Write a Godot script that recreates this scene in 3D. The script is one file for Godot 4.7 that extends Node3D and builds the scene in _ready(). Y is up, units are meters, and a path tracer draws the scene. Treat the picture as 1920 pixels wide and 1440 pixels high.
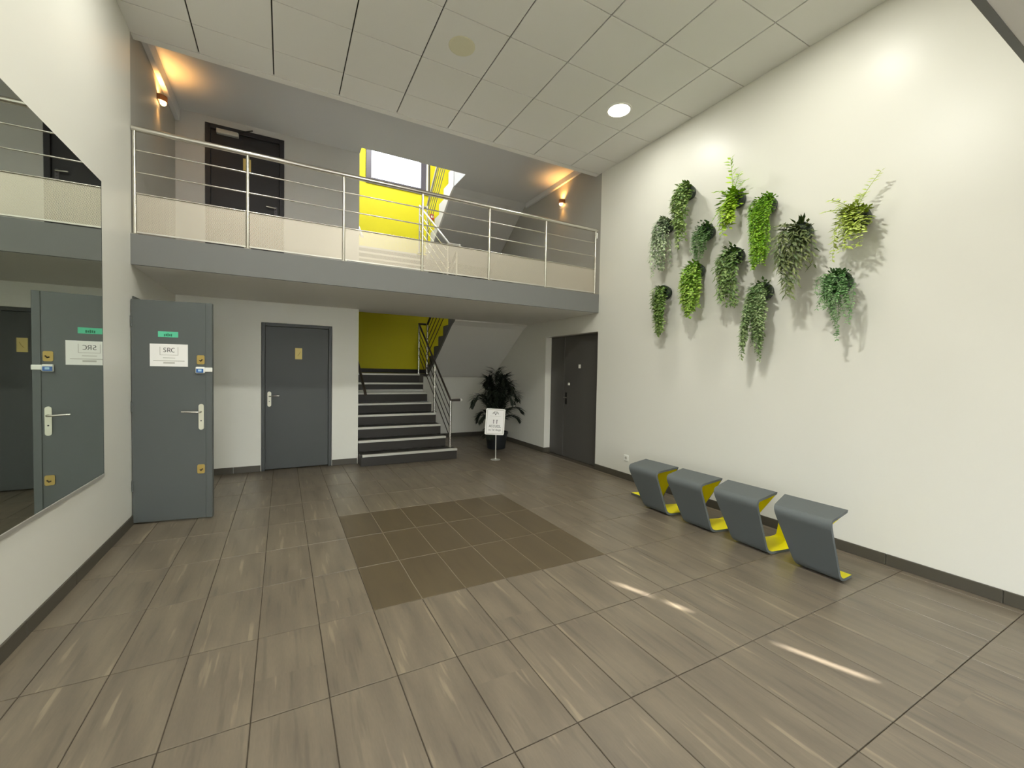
extends Node3D

# ---------------------------------------------------------------- measures (metres)
const XL := -1.17      # left wall
const XR := 4.04       # right wall
const H := 4.296       # hall ceiling
const ZS := -4.865     # balcony edge
const ZB := -6.62      # back wall
const BF := 2.556      # balcony floor
const SU := 2.29       # underside of the balcony
const CU := 4.57       # ceiling over the balcony
const ZY := -9.5       # yellow wall of the stairwell
const L1 := 1.336      # lower landing
const L2 := 3.746      # upper landing

var M := {}
var names := {}
var rng := RandomNumberGenerator.new()


# ---------------------------------------------------------------- mesh builder
class MB:
	var v := PackedVector3Array()
	var n := PackedVector3Array()
	var uv := PackedVector2Array()
	var col := PackedColorArray()
	var tint := Color.WHITE
	var colored := false
	var uvo := Vector2.ZERO

	func vert(p: Vector3, nn: Vector3, t: Vector2) -> void:
		v.append(p)
		n.append(nn)
		uv.append(t)
		if colored:
			col.append(tint)

	func flat_uv(p: Vector3, nn: Vector3) -> Vector2:
		var a := nn.abs()
		if a.y >= a.x and a.y >= a.z:
			return Vector2(p.x, p.z) + uvo
		if a.x >= a.z:
			return Vector2(p.z, -p.y) + uvo
		return Vector2(p.x, -p.y) + uvo

	# corners counterclockwise seen from outside
	func tri(a: Vector3, b: Vector3, c: Vector3) -> void:
		var nn := (b - a).cross(c - a).normalized()
		for p in [a, c, b]:
			vert(p, nn, flat_uv(p, nn))

	func quad(a: Vector3, b: Vector3, c: Vector3, d: Vector3) -> void:
		var nn := (c - a).cross(d - b).normalized()
		for p in [a, c, b, a, d, c]:
			vert(p, nn, flat_uv(p, nn))

	func quadn(p: Array, nn: Array, t: Array) -> void:
		for k in [0, 2, 1, 0, 3, 2]:
			vert(p[k], nn[k], t[k])

	func box(a: Vector3, b: Vector3, bev := 0.0) -> void:
		var lo := Vector3(minf(a.x, b.x), minf(a.y, b.y), minf(a.z, b.z))
		var hi := Vector3(maxf(a.x, b.x), maxf(a.y, b.y), maxf(a.z, b.z))
		var c := (lo + hi) / 2.0
		var h := (hi - lo) / 2.0
		var e := minf(bev, minf(h.x, minf(h.y, h.z)) * 0.9)
		for ax in 3:
			for s in [-1.0, 1.0]:
				var u := (ax + 1) % 3
				var w := (ax + 2) % 3
				var q := []
				for k in [[-1, -1], [1, -1], [1, 1], [-1, 1]]:
					var p := Vector3.ZERO
					p[ax] = s * h[ax]
					p[u] = k[0] * (h[u] - e)
					p[w] = k[1] * (h[w] - e)
					q.append(c + p)
				if s < 0:
					q.reverse()
				quad(q[0], q[1], q[2], q[3])
		if e <= 0.0:
			return
		for ax in 3:
			var u := (ax + 1) % 3
			var w := (ax + 2) % 3
			for su in [-1.0, 1.0]:
				for sw in [-1.0, 1.0]:
					var q := []
					for k in [[-1, 0], [1, 0], [1, 1], [-1, 1]]:
						var p := Vector3.ZERO
						p[ax] = k[0] * (h[ax] - e)
						p[u] = su * (h[u] - (e if k[1] == 1 else 0.0))
						p[w] = sw * (h[w] - (e if k[1] == 0 else 0.0))
						q.append(c + p)
					if su * sw < 0:
						q.reverse()
					quad(q[0], q[1], q[2], q[3])
		for sx in [-1.0, 1.0]:
			for sy in [-1.0, 1.0]:
				for sz in [-1.0, 1.0]:
					var q := [c + Vector3(sx * h.x, sy * (h.y - e), sz * (h.z - e)), c + Vector3(sx * (h.x - e), sy * h.y, sz * (h.z - e)), c + Vector3(sx * (h.x - e), sy * (h.y - e), sz * h.z)]
					if sx * sy * sz < 0:
						q.reverse()
					tri(q[0], q[1], q[2])

	# a round bar through points
	func tube(pts: Array, r: float, sides := 10, caps := true, r_end := -1.0) -> void:
		var rings := []
		var side := Vector3.ZERO
		for i in pts.size():
			var dir: Vector3
			if i == 0:
				dir = pts[1] - pts[0]
			elif i == pts.size() - 1:
				dir = pts[i] - pts[i - 1]
			else:
				dir = (pts[i + 1] - pts[i]).normalized() + (pts[i] - pts[i - 1]).normalized()
			dir = dir.normalized()
			if side == Vector3.ZERO:
				side = dir.cross(Vector3.UP if absf(dir.y) < 0.9 else Vector3.RIGHT).normalized()
			side = (side - dir * side.dot(dir)).normalized()
			var up := side.cross(dir).normalized()
			var rr := r if r_end < 0.0 else lerpf(r, r_end, float(i) / (pts.size() - 1))
			var ring := []
			for k in sides + 1:
				var a := TAU * k / sides
				var d := side * cos(a) + up * sin(a)
				ring.append([pts[i] + d * rr, d])
			rings.append(ring)
		for i in rings.size() - 1:
			for k in sides:
				var a = rings[i][k]
				var b = rings[i][k + 1]
				var c = rings[i + 1][k + 1]
				var d = rings[i + 1][k]
				quadn([a[0], d[0], c[0], b[0]], [a[1], d[1], c[1], b[1]], [Vector2(0, 0), Vector2(0, 1), Vector2(1, 1), Vector2(1, 0)])
		if caps:
			for k in range(1, sides - 1):
				tri(rings[0][0][0], rings[0][k][0], rings[0][k + 1][0])
				var z: int = rings.size() - 1
				tri(rings[z][0][0], rings[z][k + 1][0], rings[z][k][0])

	# profile of (radius, height) turned about an axis; from the bottom up on the outside
	func lathe(profile: Array, at: Vector3, axis := Vector3.UP, seg := 24) -> void:
		var up := axis.normalized()
		var sx := up.cross(Vector3.FORWARD if absf(up.z) < 0.9 else Vector3.RIGHT).normalized()
		var sz := sx.cross(up).normalized()
		for i in profile.size() - 1:
			var p: Vector2 = profile[i]
			var q: Vector2 = profile[i + 1]
			var t := q - p
			if t.length() < 1e-6:
				continue
			var nl := Vector2(t.y, -t.x).normalized()
			for k in seg:
				var a0 := TAU * k / seg
				var a1 := TAU * (k + 1) / seg
				var d0 := sx * cos(a0) + sz * sin(a0)
				var d1 := sx * cos(a1) + sz * sin(a1)
				var n0 := d0 * nl.x + up * nl.y
				var n1 := d1 * nl.x + up * nl.y
				quadn([at + d0 * p.x + up * p.y, at + d0 * q.x + up * q.y, at + d1 * q.x + up * q.y, at + d1 * p.x + up * p.y], [n0, n0, n1, n1], [Vector2(0, 0), Vector2(0, 1), Vector2(1, 1), Vector2(1, 0)])

	# outline of (z, y) pushed along x
	func prism_x(poly: PackedVector2Array, x0: float, x1: float) -> void:
		if not Geometry2D.is_polygon_clockwise(poly):
			poly = poly.duplicate()
			poly.reverse()
		var m := poly.size()
		for i in m:
			var p := poly[i]
			var q := poly[(i + 1) % m]
			quad(Vector3(x0, p.y, p.x), Vector3(x0, q.y, q.x), Vector3(x1, q.y, q.x), Vector3(x1, p.y, p.x))
		var t := Geometry2D.triangulate_polygon(poly)
		for i in range(0, t.size(), 3):
			var a := poly[t[i]]
			var b := poly[t[i + 1]]
			var c := poly[t[i + 2]]
			if (b - a).cross(c - a) > 0:
				var s := b
				b = c
				c = s
			tri(Vector3(x1, a.y, a.x), Vector3(x1, b.y, b.x), Vector3(x1, c.y, c.x))
			tri(Vector3(x0, a.y, a.x), Vector3(x0, c.y, c.x), Vector3(x0, b.y, b.x))

	# rounded plate: width, height, thickness in the plane of (u, w), front towards u x w
	func plate(at: Vector3, u: Vector3, w: Vector3, width: float, height: float, depth: float, r: float) -> void:
		var f := u.cross(w).normalized()
		var ring := []
		for c in [[1, 1, 0.0], [-1, 1, PI / 2], [-1, -1, PI], [1, -1, 1.5 * PI]]:
			for k in 6:
				var a: float = c[2] + PI / 2 * k / 5.0
				ring.append(at + u * (c[0] * (width / 2 - r) + r * cos(a)) + w * (c[1] * (height / 2 - r) + r * sin(a)))
		var m := ring.size()
		for i in m:
			var a: Vector3 = ring[i]
			var b: Vector3 = ring[(i + 1) % m]
			quad(a, b, b + f * depth, a + f * depth)
			tri(at + f * depth, a + f * depth, b + f * depth)
			tri(at, b, a)

	func mesh(m: Material) -> ArrayMesh:
		var arr := []
		arr.resize(Mesh.ARRAY_MAX)
		arr[Mesh.ARRAY_VERTEX] = v
		arr[Mesh.ARRAY_NORMAL] = n
		arr[Mesh.ARRAY_TEX_UV] = uv
		if colored:
			arr[Mesh.ARRAY_COLOR] = col
		var am := ArrayMesh.new()
		am.add_surface_from_arrays(Mesh.PRIMITIVE_TRIANGLES, arr)
		am.surface_set_material(0, m)
		return am


# ---------------------------------------------------------------- scene helpers
func numbered(called: String) -> String:
	if not names.has(called):
		names[called] = 0
		return called
	names[called] += 1
	return "%s_%03d" % [called, names[called]]


func tag(o: Node3D, label: String, category: String, group := "") -> void:
	o.set_meta("label", label)
	o.set_meta("category", category)
	if group:
		o.set_meta("group", group)


func thing(called: String, label: String, category: String, at := Vector3.ZERO, turn := 0.0, group := "") -> Node3D:
	var o := Node3D.new()
	o.name = numbered(called)
	add_child(o, true)
	o.position = at
	o.rotation.y = turn
	tag(o, label, category, group)
	return o


func setting(called: String, label := "") -> Node3D:
	var o := Node3D.new()
	o.name = called
	add_child(o, true)
	o.set_meta("kind", "structure")
	if label:
		o.set_meta("label", label)
	return o


func put(called: String, mb: MB, m: Material, parent: Node3D = null) -> MeshInstance3D:
	var o := MeshInstance3D.new()
	o.mesh = mb.mesh(m)
	if parent == null:
		o.name = numbered(called)
		add_child(o, true)
	else:
		var c := 0
		for k in parent.get_children():
			if String(k.name) == called or String(k.name).begins_with(called + "_0") or String(k.name).begins_with(called + "_1") or String(k.name).begins_with(called + "_2"):
				c += 1
		o.name = called if c == 0 else "%s_%03d" % [called, c]
		parent.add_child(o, true)
	o.cast_shadow = GeometryInstance3D.SHADOW_CASTING_SETTING_ON
	return o


func struct(called: String, mb: MB, m: Material, label := "") -> MeshInstance3D:
	var o := put(called, mb, m)
	o.set_meta("kind", "structure")
	if label:
		o.set_meta("label", label)
	return o


func one_box(a: Vector3, b: Vector3, bev := 0.0) -> MB:
	var mb := MB.new()
	mb.box(a, b, bev)
	return mb


func one_tube(pts: Array, r: float, sides := 10) -> MB:
	var mb := MB.new()
	mb.tube(pts, r, sides)
	return mb


func text(said: String, size: float, m: Material, parent: Node3D, at: Vector3, called := "lettering", bold := false) -> MeshInstance3D:
	var f := SystemFont.new()
	f.font_names = PackedStringArray(["Droid Sans"])
	if bold:
		f.font_weight = 700
	var t := TextMesh.new()
	t.text = said
	t.font = f
	t.font_size = 32
	t.pixel_size = size / 32.0
	t.depth = 0.001
	t.material = m
	var o := MeshInstance3D.new()
	o.mesh = t
	o.name = called
	parent.add_child(o, true)
	o.position = at
	return o


func mat(c: Color, rough := 0.6, metal := 0.0, spec := 0.5) -> StandardMaterial3D:
	var m := StandardMaterial3D.new()
	m.albedo_color = c
	m.roughness = rough
	m.metallic = metal
	m.metallic_specular = spec
	return m


func glow(c: Color, energy: float) -> StandardMaterial3D:
	var m := mat(Color(0.9, 0.9, 0.9), 0.6)
	m.emission_enabled = true
	m.emission = c
	m.emission_energy_multiplier = energy
	return m


func noise(s: int, freq: float, oct := 3) -> FastNoiseLite:
	var f := FastNoiseLite.new()
	f.seed = s
	f.noise_type = FastNoiseLite.TYPE_SIMPLEX_SMOOTH
	f.frequency = freq
	f.fractal_octaves = oct
	return f


func relief(m: StandardMaterial3D, s: int, freq: float, strength: float, scale: float) -> void:
	var t := NoiseTexture2D.new()
	t.width = 512
	t.height = 512
	t.seamless = true
	t.as_normal_map = true
	t.bump_strength = strength
	t.noise = noise(s, freq, 4)
	m.normal_enabled = true
	m.normal_texture = t
	m.uv1_scale = Vector3(scale, scale, scale)


# streaky stone-look tile: tone varies across, streaks run along v
func tile_picture(base: Color, s: int, contrast: float) -> ImageTexture:
	var w := 512
	var h := 512
	var im := Image.create(w, h, false, Image.FORMAT_RGB8)
	var broad := noise(s, 0.012, 2)
	var band := noise(s + 1, 0.03, 3)
	var fleck := noise(s + 2, 0.03, 4)
	var where := noise(s + 3, 0.012, 2)
	var fine := noise(s + 4, 0.25, 2)
	for y in h:
		for x in w:
			var b := broad.get_noise_2d(x, y * 0.5) * 0.10
			b += band.get_noise_2d(x, y * 0.12) * 0.06
			b += fine.get_noise_2d(x, y * 0.3) * 0.03
			var f := fleck.get_noise_2d(x * 1.1, y * 0.16)
			b += smoothstep(0.30, 0.55, f) * smoothstep(0.0, 0.4, where.get_noise_2d(x, y * 0.6)) * 0.2
			b -= smoothstep(0.25, 0.6, -f) * 0.10
			var k := 1.0 + b * contrast
			im.set_pixel(x, y, Color(base.r * k, base.g * k, base.b * (k - b * 0.08)))
	return ImageTexture.create_from_image(im)


func materials() -> void:
	var c8 := func(r: int, g: int, b: int) -> Color: return Color8(r, g, b)
	M.wall = mat(c8.call(226, 225, 215), 0.38)
	M.wall_lightened = mat(c8.call(238, 238, 228), 0.5)  # hall wall paint lightened to make up for dim light under the balcony
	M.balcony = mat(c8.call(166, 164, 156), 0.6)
	M.grey = mat(c8.call(118, 119, 117), 0.6)
	M.upper = mat(c8.call(204, 204, 203), 0.6)
	M.soffit = mat(c8.call(240, 239, 233), 0.7)
	M.yellow = mat(c8.call(232, 222, 14), 0.6)
	M.white = mat(c8.call(232, 230, 226), 0.6)
	M.ceiling = mat(c8.call(236, 235, 230), 0.9)
	M.ceiling_dark = mat(c8.call(62, 60, 54), 0.8)
	M.tile = mat(Color.WHITE, 0.36)
	M.tile.albedo_texture = tile_picture(Color8(116, 106, 91), 11, 1.0)
	M.tile.uv1_scale = Vector3(0.9, 0.45, 1)
	M.tile_dark = mat(Color.WHITE, 0.42)
	M.tile_dark.albedo_texture = tile_picture(Color8(90, 79, 60), 31, 0.35)
	M.tile_dark.uv1_scale = Vector3(0.9, 0.45, 1)
	M.grout = mat(c8.call(72, 64, 52), 0.9)
	M.grout_pale = mat(c8.call(128, 118, 98), 0.9)
	M.skirting = mat(c8.call(78, 74, 64), 0.45)
	M.step = mat(c8.call(44, 41, 36), 0.5)
	M.step_top = mat(c8.call(70, 65, 57), 0.5)
	M.nosing = mat(c8.call(205, 205, 196), 0.4, 0.3)
	M.door = mat(c8.call(92, 97, 95), 0.42)
	M.door_dark = mat(c8.call(72, 76, 74), 0.45)
	M.door_black = mat(c8.call(44, 43, 48), 0.5)
	M.door_brown = mat(c8.call(82, 80, 76), 0.45)
	M.steel = mat(c8.call(206, 203, 194), 0.26, 1.0)
	M.alu = mat(c8.call(216, 214, 206), 0.42, 0.7)
	M.handle = mat(c8.call(222, 220, 200), 0.4, 0.25)
	M.brass = mat(c8.call(186, 160, 88), 0.45, 0.25)
	M.brass_pale = mat(c8.call(226, 206, 130), 0.5, 0.2)
	M.black = mat(c8.call(24, 24, 24), 0.5)
	M.rail_dark = mat(c8.call(58, 50, 42), 0.45)
	M.paper = mat(c8.call(249, 248, 244), 0.7)
	M.paper_grey = mat(c8.call(205, 203, 196), 0.7)
	M.ink = mat(c8.call(58, 58, 58), 0.7)
	M.ink_pale = mat(c8.call(196, 194, 186), 0.7)
	M.green_tape = mat(c8.call(96, 206, 164), 0.6)
	M.green_ink = mat(c8.call(34, 110, 82), 0.6)
	M.blue = mat(c8.call(52, 104, 176), 0.4)
	M.blue_pale = mat(c8.call(176, 214, 240), 0.4)
	M.plastic = mat(c8.call(247, 247, 240), 0.4)
	M.red = mat(c8.call(206, 40, 52), 0.4)
	M.mirror = mat(c8.call(205, 212, 203), 0.015, 1.0)
	M.mirror_edge = mat(c8.call(62, 74, 66), 0.2)
	M.felt = mat(c8.call(92, 98, 98), 0.7)
	relief(M.felt, 9, 0.2, 1.2, 4.0)
	M.felt_yellow = mat(c8.call(248, 238, 0), 0.6)
	M.pot = mat(c8.call(28, 46, 32), 0.5)
	M.pot_black = mat(c8.call(26, 30, 34), 0.4)
	M.soil = mat(c8.call(34, 28, 22), 0.95)
	M.frame = mat(c8.call(92, 88, 96), 0.4)
	M.leaf = mat(Color.WHITE, 0.5)
	M.leaf.vertex_color_use_as_albedo = true
	M.leaf.backlight_enabled = true
	M.leaf.backlight = Color(0.25, 0.3, 0.12)
	M.leaf.cull_mode = BaseMaterial3D.CULL_DISABLED
	M.palm = mat(c8.call(30, 40, 28), 0.55)
	M.palm.cull_mode = BaseMaterial3D.CULL_DISABLED
	M.lamp = glow(Color(1.0, 0.96, 0.9), 6.0)
	M.lamp_warm = glow(Color(1.0, 0.78, 0.5), 16.0)
	M.lamp_off = mat(c8.call(226, 222, 194), 0.7)
	M.shade = mat(c8.call(120, 96, 74), 0.5)
	var g := StandardMaterial3D.new()
	g.transparency = BaseMaterial3D.TRANSPARENCY_ALPHA
	g.albedo_color = Color(0.95, 0.97, 1.0, 0.06)
	g.roughness = 0.02
	M.glass = g
	# sheet metal with round punched holes, 12 mm apart
	var im := Image.create(64, 64, false, Image.FORMAT_RGBA8)
	for y in 64:
		for x in 64:
			var d := Vector2(fposmod(x + 0.5, 32.0) - 16.0, fposmod(y + 0.5, 32.0) - 16.0).length()
			var e := Vector2(fposmod(x + 16.5, 32.0) - 16.0, fposmod(y + 16.5, 32.0) - 16.0).length()
			im.set_pixel(x, y, Color(1, 1, 1, 0.0 if minf(d, e) < 7.6 else 1.0))
	var p := mat(c8.call(214, 206, 190), 0.45, 0.55)
	p.albedo_texture = ImageTexture.create_from_image(im)
	p.transparency = BaseMaterial3D.TRANSPARENCY_ALPHA_SCISSOR
	p.alpha_scissor_threshold = 0.5
	p.uv1_scale = Vector3(42, 42, 1)
	p.cull_mode = BaseMaterial3D.CULL_DISABLED
	M.mesh = p


# ---------------------------------------------------------------- main
func _ready() -> void:
	rng.seed = 77
	# camera
	var cam := Camera3D.new()
	cam.name = "camera"
	cam.fov = 84.3146
	cam.near = 0.05
	cam.position = Vector3(0, 1.418, 0)
	cam.rotation = Vector3(-0.03007, -0.49557, 0.01845)
	add_child(cam)
	cam.current = true
	# sky and exposure
	var sky := ProceduralSkyMaterial.new()
	sky.sky_top_color = Color(0.88, 0.93, 1.0)
	sky.sky_horizon_color = Color(1.0, 0.99, 0.95)
	sky.ground_bottom_color = Color(0.4, 0.37, 0.32)
	sky.ground_horizon_color = Color(0.62, 0.6, 0.54)
	sky.sky_energy_multiplier = 3.5
	sky.ground_energy_multiplier = 2.4
	var env := Environment.new()
	env.background_mode = Environment.BG_SKY
	env.sky = Sky.new()
	env.sky.sky_material = sky
	env.tonemap_mode = Environment.TONE_MAPPER_LINEAR
	env.tonemap_exposure = 1.02
	env.sdfgi_enabled = true
	env.ssao_enabled = true
	env.ssil_enabled = true
	var we := WorldEnvironment.new()
	we.name = "world"
	we.environment = env
	add_child(we)
	# low sun that only gets in through the gap beside the rear door
	var sun := DirectionalLight3D.new()
	sun.name = "sun"
	var el := deg_to_rad(20.5)
	var to := Vector3(-0.345 * cos(el), -sin(el), -0.939 * cos(el))
	sun.basis = Basis.looking_at(to, Vector3.UP)
	sun.light_color = Color(1.0, 0.98, 0.95)
	sun.light_energy = 18.0
	sun.light_angular_distance = 0.5
	sun.shadow_enabled = true
	sun.sky_mode = DirectionalLight3D.SKY_MODE_LIGHT_ONLY
	add_child(sun)
	materials()
	shell()
	floor_and_ceiling()
	stairs()
	balcony_rail()
	doors()
	lamps()
	mirror()
	bench()
	wall_plants()
	palm_and_sign()
	small_things()


# ---------------------------------------------------------------- room shell
func shell() -> void:
	var T := 0.25
	# left wall with the doorway behind the open leaf
	var mb := MB.new()
	mb.box(Vector3(XL - T, 0, 3.0), Vector3(XL, 4.9, -4.9))
	mb.box(Vector3(XL - T, 2.02, -4.9), Vector3(XL, SU + 0.1, -5.56))
	mb.box(Vector3(XL - T, 0, -5.56), Vector3(XL, SU + 0.1, ZB - 0.2))
	mb.box(Vector3(XL - T, 0, -4.9), Vector3(XL - T + 0.06, 2.02, -5.56))
	struct("wall_left", mb, M.wall, "pale grey plaster wall on the left with the mirror")
	# right wall with the recess of the dark double door
	mb = MB.new()
	mb.box(Vector3(XR, 0, 3.0), Vector3(XR + T, 7.0, ZS))
	mb.box(Vector3(XR, 2.02, ZS), Vector3(XR + T, SU + 0.1, -6.26))
	mb.box(Vector3(XR, 0, -6.26), Vector3(XR + T, SU + 0.1, ZY - 0.2))
	mb.box(Vector3(XR + 0.2, 0, ZS), Vector3(XR + T, 2.02, -6.26))
	struct("wall_right", mb, M.wall, "tall pale satin wall on the right with the hanging plants")
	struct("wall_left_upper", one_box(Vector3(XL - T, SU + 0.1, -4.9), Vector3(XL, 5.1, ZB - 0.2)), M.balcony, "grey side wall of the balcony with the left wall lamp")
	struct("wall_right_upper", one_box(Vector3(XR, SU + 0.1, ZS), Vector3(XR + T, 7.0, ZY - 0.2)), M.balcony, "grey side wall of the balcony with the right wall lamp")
	# back wall under the balcony
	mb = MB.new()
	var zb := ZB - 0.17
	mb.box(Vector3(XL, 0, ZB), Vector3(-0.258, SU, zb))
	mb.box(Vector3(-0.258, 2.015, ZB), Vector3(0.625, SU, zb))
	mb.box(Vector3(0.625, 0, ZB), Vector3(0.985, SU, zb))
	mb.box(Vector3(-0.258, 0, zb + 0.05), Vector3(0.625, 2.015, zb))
	struct("wall_back", mb, M.wall_lightened, "pale wall below the balcony with the single grey door")
	# back wall above the balcony
	mb = MB.new()
	mb.box(Vector3(XL, BF, ZB - 0.03), Vector3(-0.872, CU, zb))
	mb.box(Vector3(-0.872, 4.49, ZB - 0.03), Vector3(0.012, CU, zb))
	mb.box(Vector3(0.012, BF, ZB - 0.03), Vector3(0.985, CU, zb))
	mb.box(Vector3(-0.872, BF, zb + 0.05), Vector3(0.012, 4.49, zb))
	struct("wall_back_upper", mb, M.upper, "grey wall above the balcony with the black door")
	# stairwell
	struct("wall_stair_left", one_box(Vector3(0.785, 0, zb), Vector3(0.985, 7.0, ZY)), M.wall)
	mb = MB.new()
	var wz := Vector2(1.53, 2.92)
	var wy := Vector2(5.35, 6.75)
	mb.box(Vector3(0.785, 0, ZY), Vector3(wz.x, 7.0, ZY - 0.3))
	mb.box(Vector3(wz.x, 0, ZY), Vector3(wz.y, wy.x, ZY - 0.3))
	mb.box(Vector3(wz.x, wy.y, ZY), Vector3(wz.y, 7.0, ZY - 0.3))
	mb.box(Vector3(wz.y, 0, ZY), Vector3(XR, 7.0, ZY - 0.3))
	struct("wall_stair_back", mb, M.yellow, "bright yellow wall at the back of the stairwell")
	struct("wall_stair_front", one_box(Vector3(XL, 5.1, -6.2), Vector3(XR, 7.0, -6.4)), M.white)
	struct("ceiling_stair", one_box(Vector3(0.785, 7.0, -6.2), Vector3(XR + T, 7.2, ZY - 0.3)), M.white)
	# window of the stairwell
	var w := setting("window_1", "wide window high in the yellow stairwell wall, white with daylight")
	mb = MB.new()
	var fz := ZY - 0.02
	mb.box(Vector3(wz.x, wy.x, fz + 0.05), Vector3(wz.x + 0.12, wy.y, fz - 0.1), 0.008)
	mb.box(Vector3(wz.y - 0.21, wy.x, fz + 0.05), Vector3(wz.y, wy.y, fz - 0.1), 0.008)
	mb.box(Vector3(wz.x + 0.12, wy.x, fz + 0.05), Vector3(wz.y - 0.21, wy.x + 0.13, fz - 0.1), 0.008)
	mb.box(Vector3(wz.x + 0.12, wy.y - 0.1, fz + 0.05), Vector3(wz.y - 0.21, wy.y, fz - 0.1), 0.008)
	put("window_frame", mb, M.frame, w)
	put("glass_pane", one_box(Vector3(wz.x + 0.1, wy.x + 0.11, fz - 0.04), Vector3(wz.y - 0.19, wy.y - 0.08, fz - 0.05)), M.glass, w)
	put("sash_bar", one_tube([Vector3(wz.y - 0.07, wy.x + 0.03, fz + 0.07), Vector3(wz.y - 0.07, wy.y - 0.02, fz + 0.07)], 0.03, 12), M.alu, w)
	# balcony slab
	mb = MB.new()
	mb.box(Vector3(XL, SU + 0.001, ZS), Vector3(XR, BF, ZS - 0.03))
	var slab := struct("trim_1", mb, M.grey, "grey painted front edge of the balcony")
	slab.set_meta("label", "grey painted front edge of the balcony")
	mb = MB.new()
	mb.box(Vector3(XL, SU, ZS - 0.0305), Vector3(XR, BF - 0.001, -6.62))
	mb.box(Vector3(0.985, SU, -6.62), Vector3(XR, BF - 0.001, -6.9))
	struct("ceiling_low", mb, M.soffit, "pale underside of the balcony")
	# ceiling over the balcony and the floor above it
	mb = MB.new()
	mb.box(Vector3(XL, CU, -4.9), Vector3(XR, 5.1, -6.47))
	mb.box(Vector3(XL, CU, -6.47), Vector3(0.985, 5.1, zb))
	mb.box(Vector3(2.58, CU, -6.47), Vector3(XR, 5.1, -7.0))
	struct("ceiling_balcony", mb, M.upper, "grey flat ceiling over the balcony")
	struct("trim_2", one_box(Vector3(XL, H - 0.004, -4.92), Vector3(XR, CU + 0.02, -5.0)), M.ceiling)
	struct("trim_3", one_box(Vector3(XL, 4.42, -5.0), Vector3(XL + 0.05, CU, ZB - 0.03), 0.004), M.upper)
	struct("trim_4", one_box(Vector3(XR - 0.04, 4.485, -5.0), Vector3(XR, CU, -7.0), 0.004), M.upper)
	# entrance side behind the camera: low ceiling, rear wall, door ajar
	struct("ceiling_entrance", one_box(Vector3(XL, 2.75, -0.57), Vector3(XR, 2.95, 3.0)), M.soffit, "low pale ceiling over the entrance")
	struct("trim_5", one_box(Vector3(XL, 2.745, -0.565), Vector3(XR, 2.8, -0.59)), M.grey)
	struct("wall_entrance", one_box(Vector3(XL, 2.8, -0.572), Vector3(XR, H + 0.2, -0.3)), M.wall)
	mb = MB.new()
	mb.box(Vector3(XL - T, 0, 3.0), Vector3(-1.0, 2.95, 3.2))
	mb.box(Vector3(-1.0, 2.68, 3.0), Vector3(1.81, 2.95, 3.2))
	mb.box(Vector3(1.81, 0, 3.0), Vector3(2.95, 2.95, 3.2))
	mb.box(Vector3(2.95, 2.12, 3.0), Vector3(XR + T, 2.95, 3.2))
	mb.box(Vector3(3.9, 0, 3.0), Vector3(XR + T, 2.12, 3.04))
	struct("wall_rear", mb, M.wall)
	var gl := setting("window_2", "glazed entrance front behind the camera")
	for k in 3:
		var x := -1.0 + 0.9375 * k
		mb = MB.new()
		mb.box(Vector3(x, 0, 3.02), Vector3(x + 0.06, 2.68, 3.08), 0.004)
		mb.box(Vector3(x + 0.8775, 0, 3.02), Vector3(x + 0.9375, 2.68, 3.08), 0.004)
		mb.box(Vector3(x + 0.06, 0, 3.02), Vector3(x + 0.8775, 0.1, 3.08), 0.004)
		mb.box(Vector3(x + 0.06, 2.6, 3.02), Vector3(x + 0.8775, 2.68, 3.08), 0.004)
		put("window_frame", mb, M.frame, gl)
		put("glass_pane", one_box(Vector3(x + 0.05, 0.09, 3.045), Vector3(x + 0.8875, 2.61, 3.055)), M.glass, gl)
	struct("sun_blocker", one_box(Vector3(0.2, -0.2, 8.0), Vector3(5.1, 5.2, 10.0)), M.white)  # unseen block added to keep the sun off the entrance glazing
	mb = MB.new()
	mb.box(Vector3(2.955, 0.005, 3.0), Vector3(3.858, 2.115, 3.045))
	# added blocks in the gap that break the sun streak into patches
	mb.box(Vector3(3.858, 0.005, 3.01), Vector3(3.888, 1.56, 3.035))
	mb.box(Vector3(3.858, 1.705, 3.01), Vector3(3.889, 1.875, 3.035))
	mb.box(Vector3(3.858, 1.925, 3.01), Vector3(3.892, 1.965, 3.035))
	struct("door_rear", mb, M.door_dark)
	# skirtings, laid as tiles
	skirting("baseboard_left", Vector3(XL, 0, 2.9), Vector3(XL, 0, -4.86), Vector3(1, 0, 0))
	skirting("baseboard_right", Vector3(XR, 0, -0.244), Vector3(XR, 0, ZS + 0.003), Vector3(-1, 0, 0))
	skirting("baseboard_right_rear", Vector3(XR, 0, 2.9), Vector3(XR, 0, -0.25), Vector3(-1, 0, 0))
	skirting("baseboard_right_far", Vector3(XR, 0, -6.265), Vector3(XR, 0, -8.5), Vector3(-1, 0, 0))
	skirting("baseboard_back", Vector3(XL, 0, ZB), Vector3(-0.262, 0, ZB), Vector3(0, 0, 1))
	skirting("baseboard_back_right", Vector3(0.629, 0, ZB), Vector3(0.975, 0, ZB), Vector3(0, 0, 1))
	skirting("baseboard_stair", Vector3(2.42, 0, -8.49), Vector3(XR, 0, -8.49), Vector3(0, 0, 1))
	struct("baseboard_jamb", one_box(Vector3(XR - 0.012, 0, -6.248), Vector3(XR + 0.12, 0.085, -6.26), 0.002), M.skirting)


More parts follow.
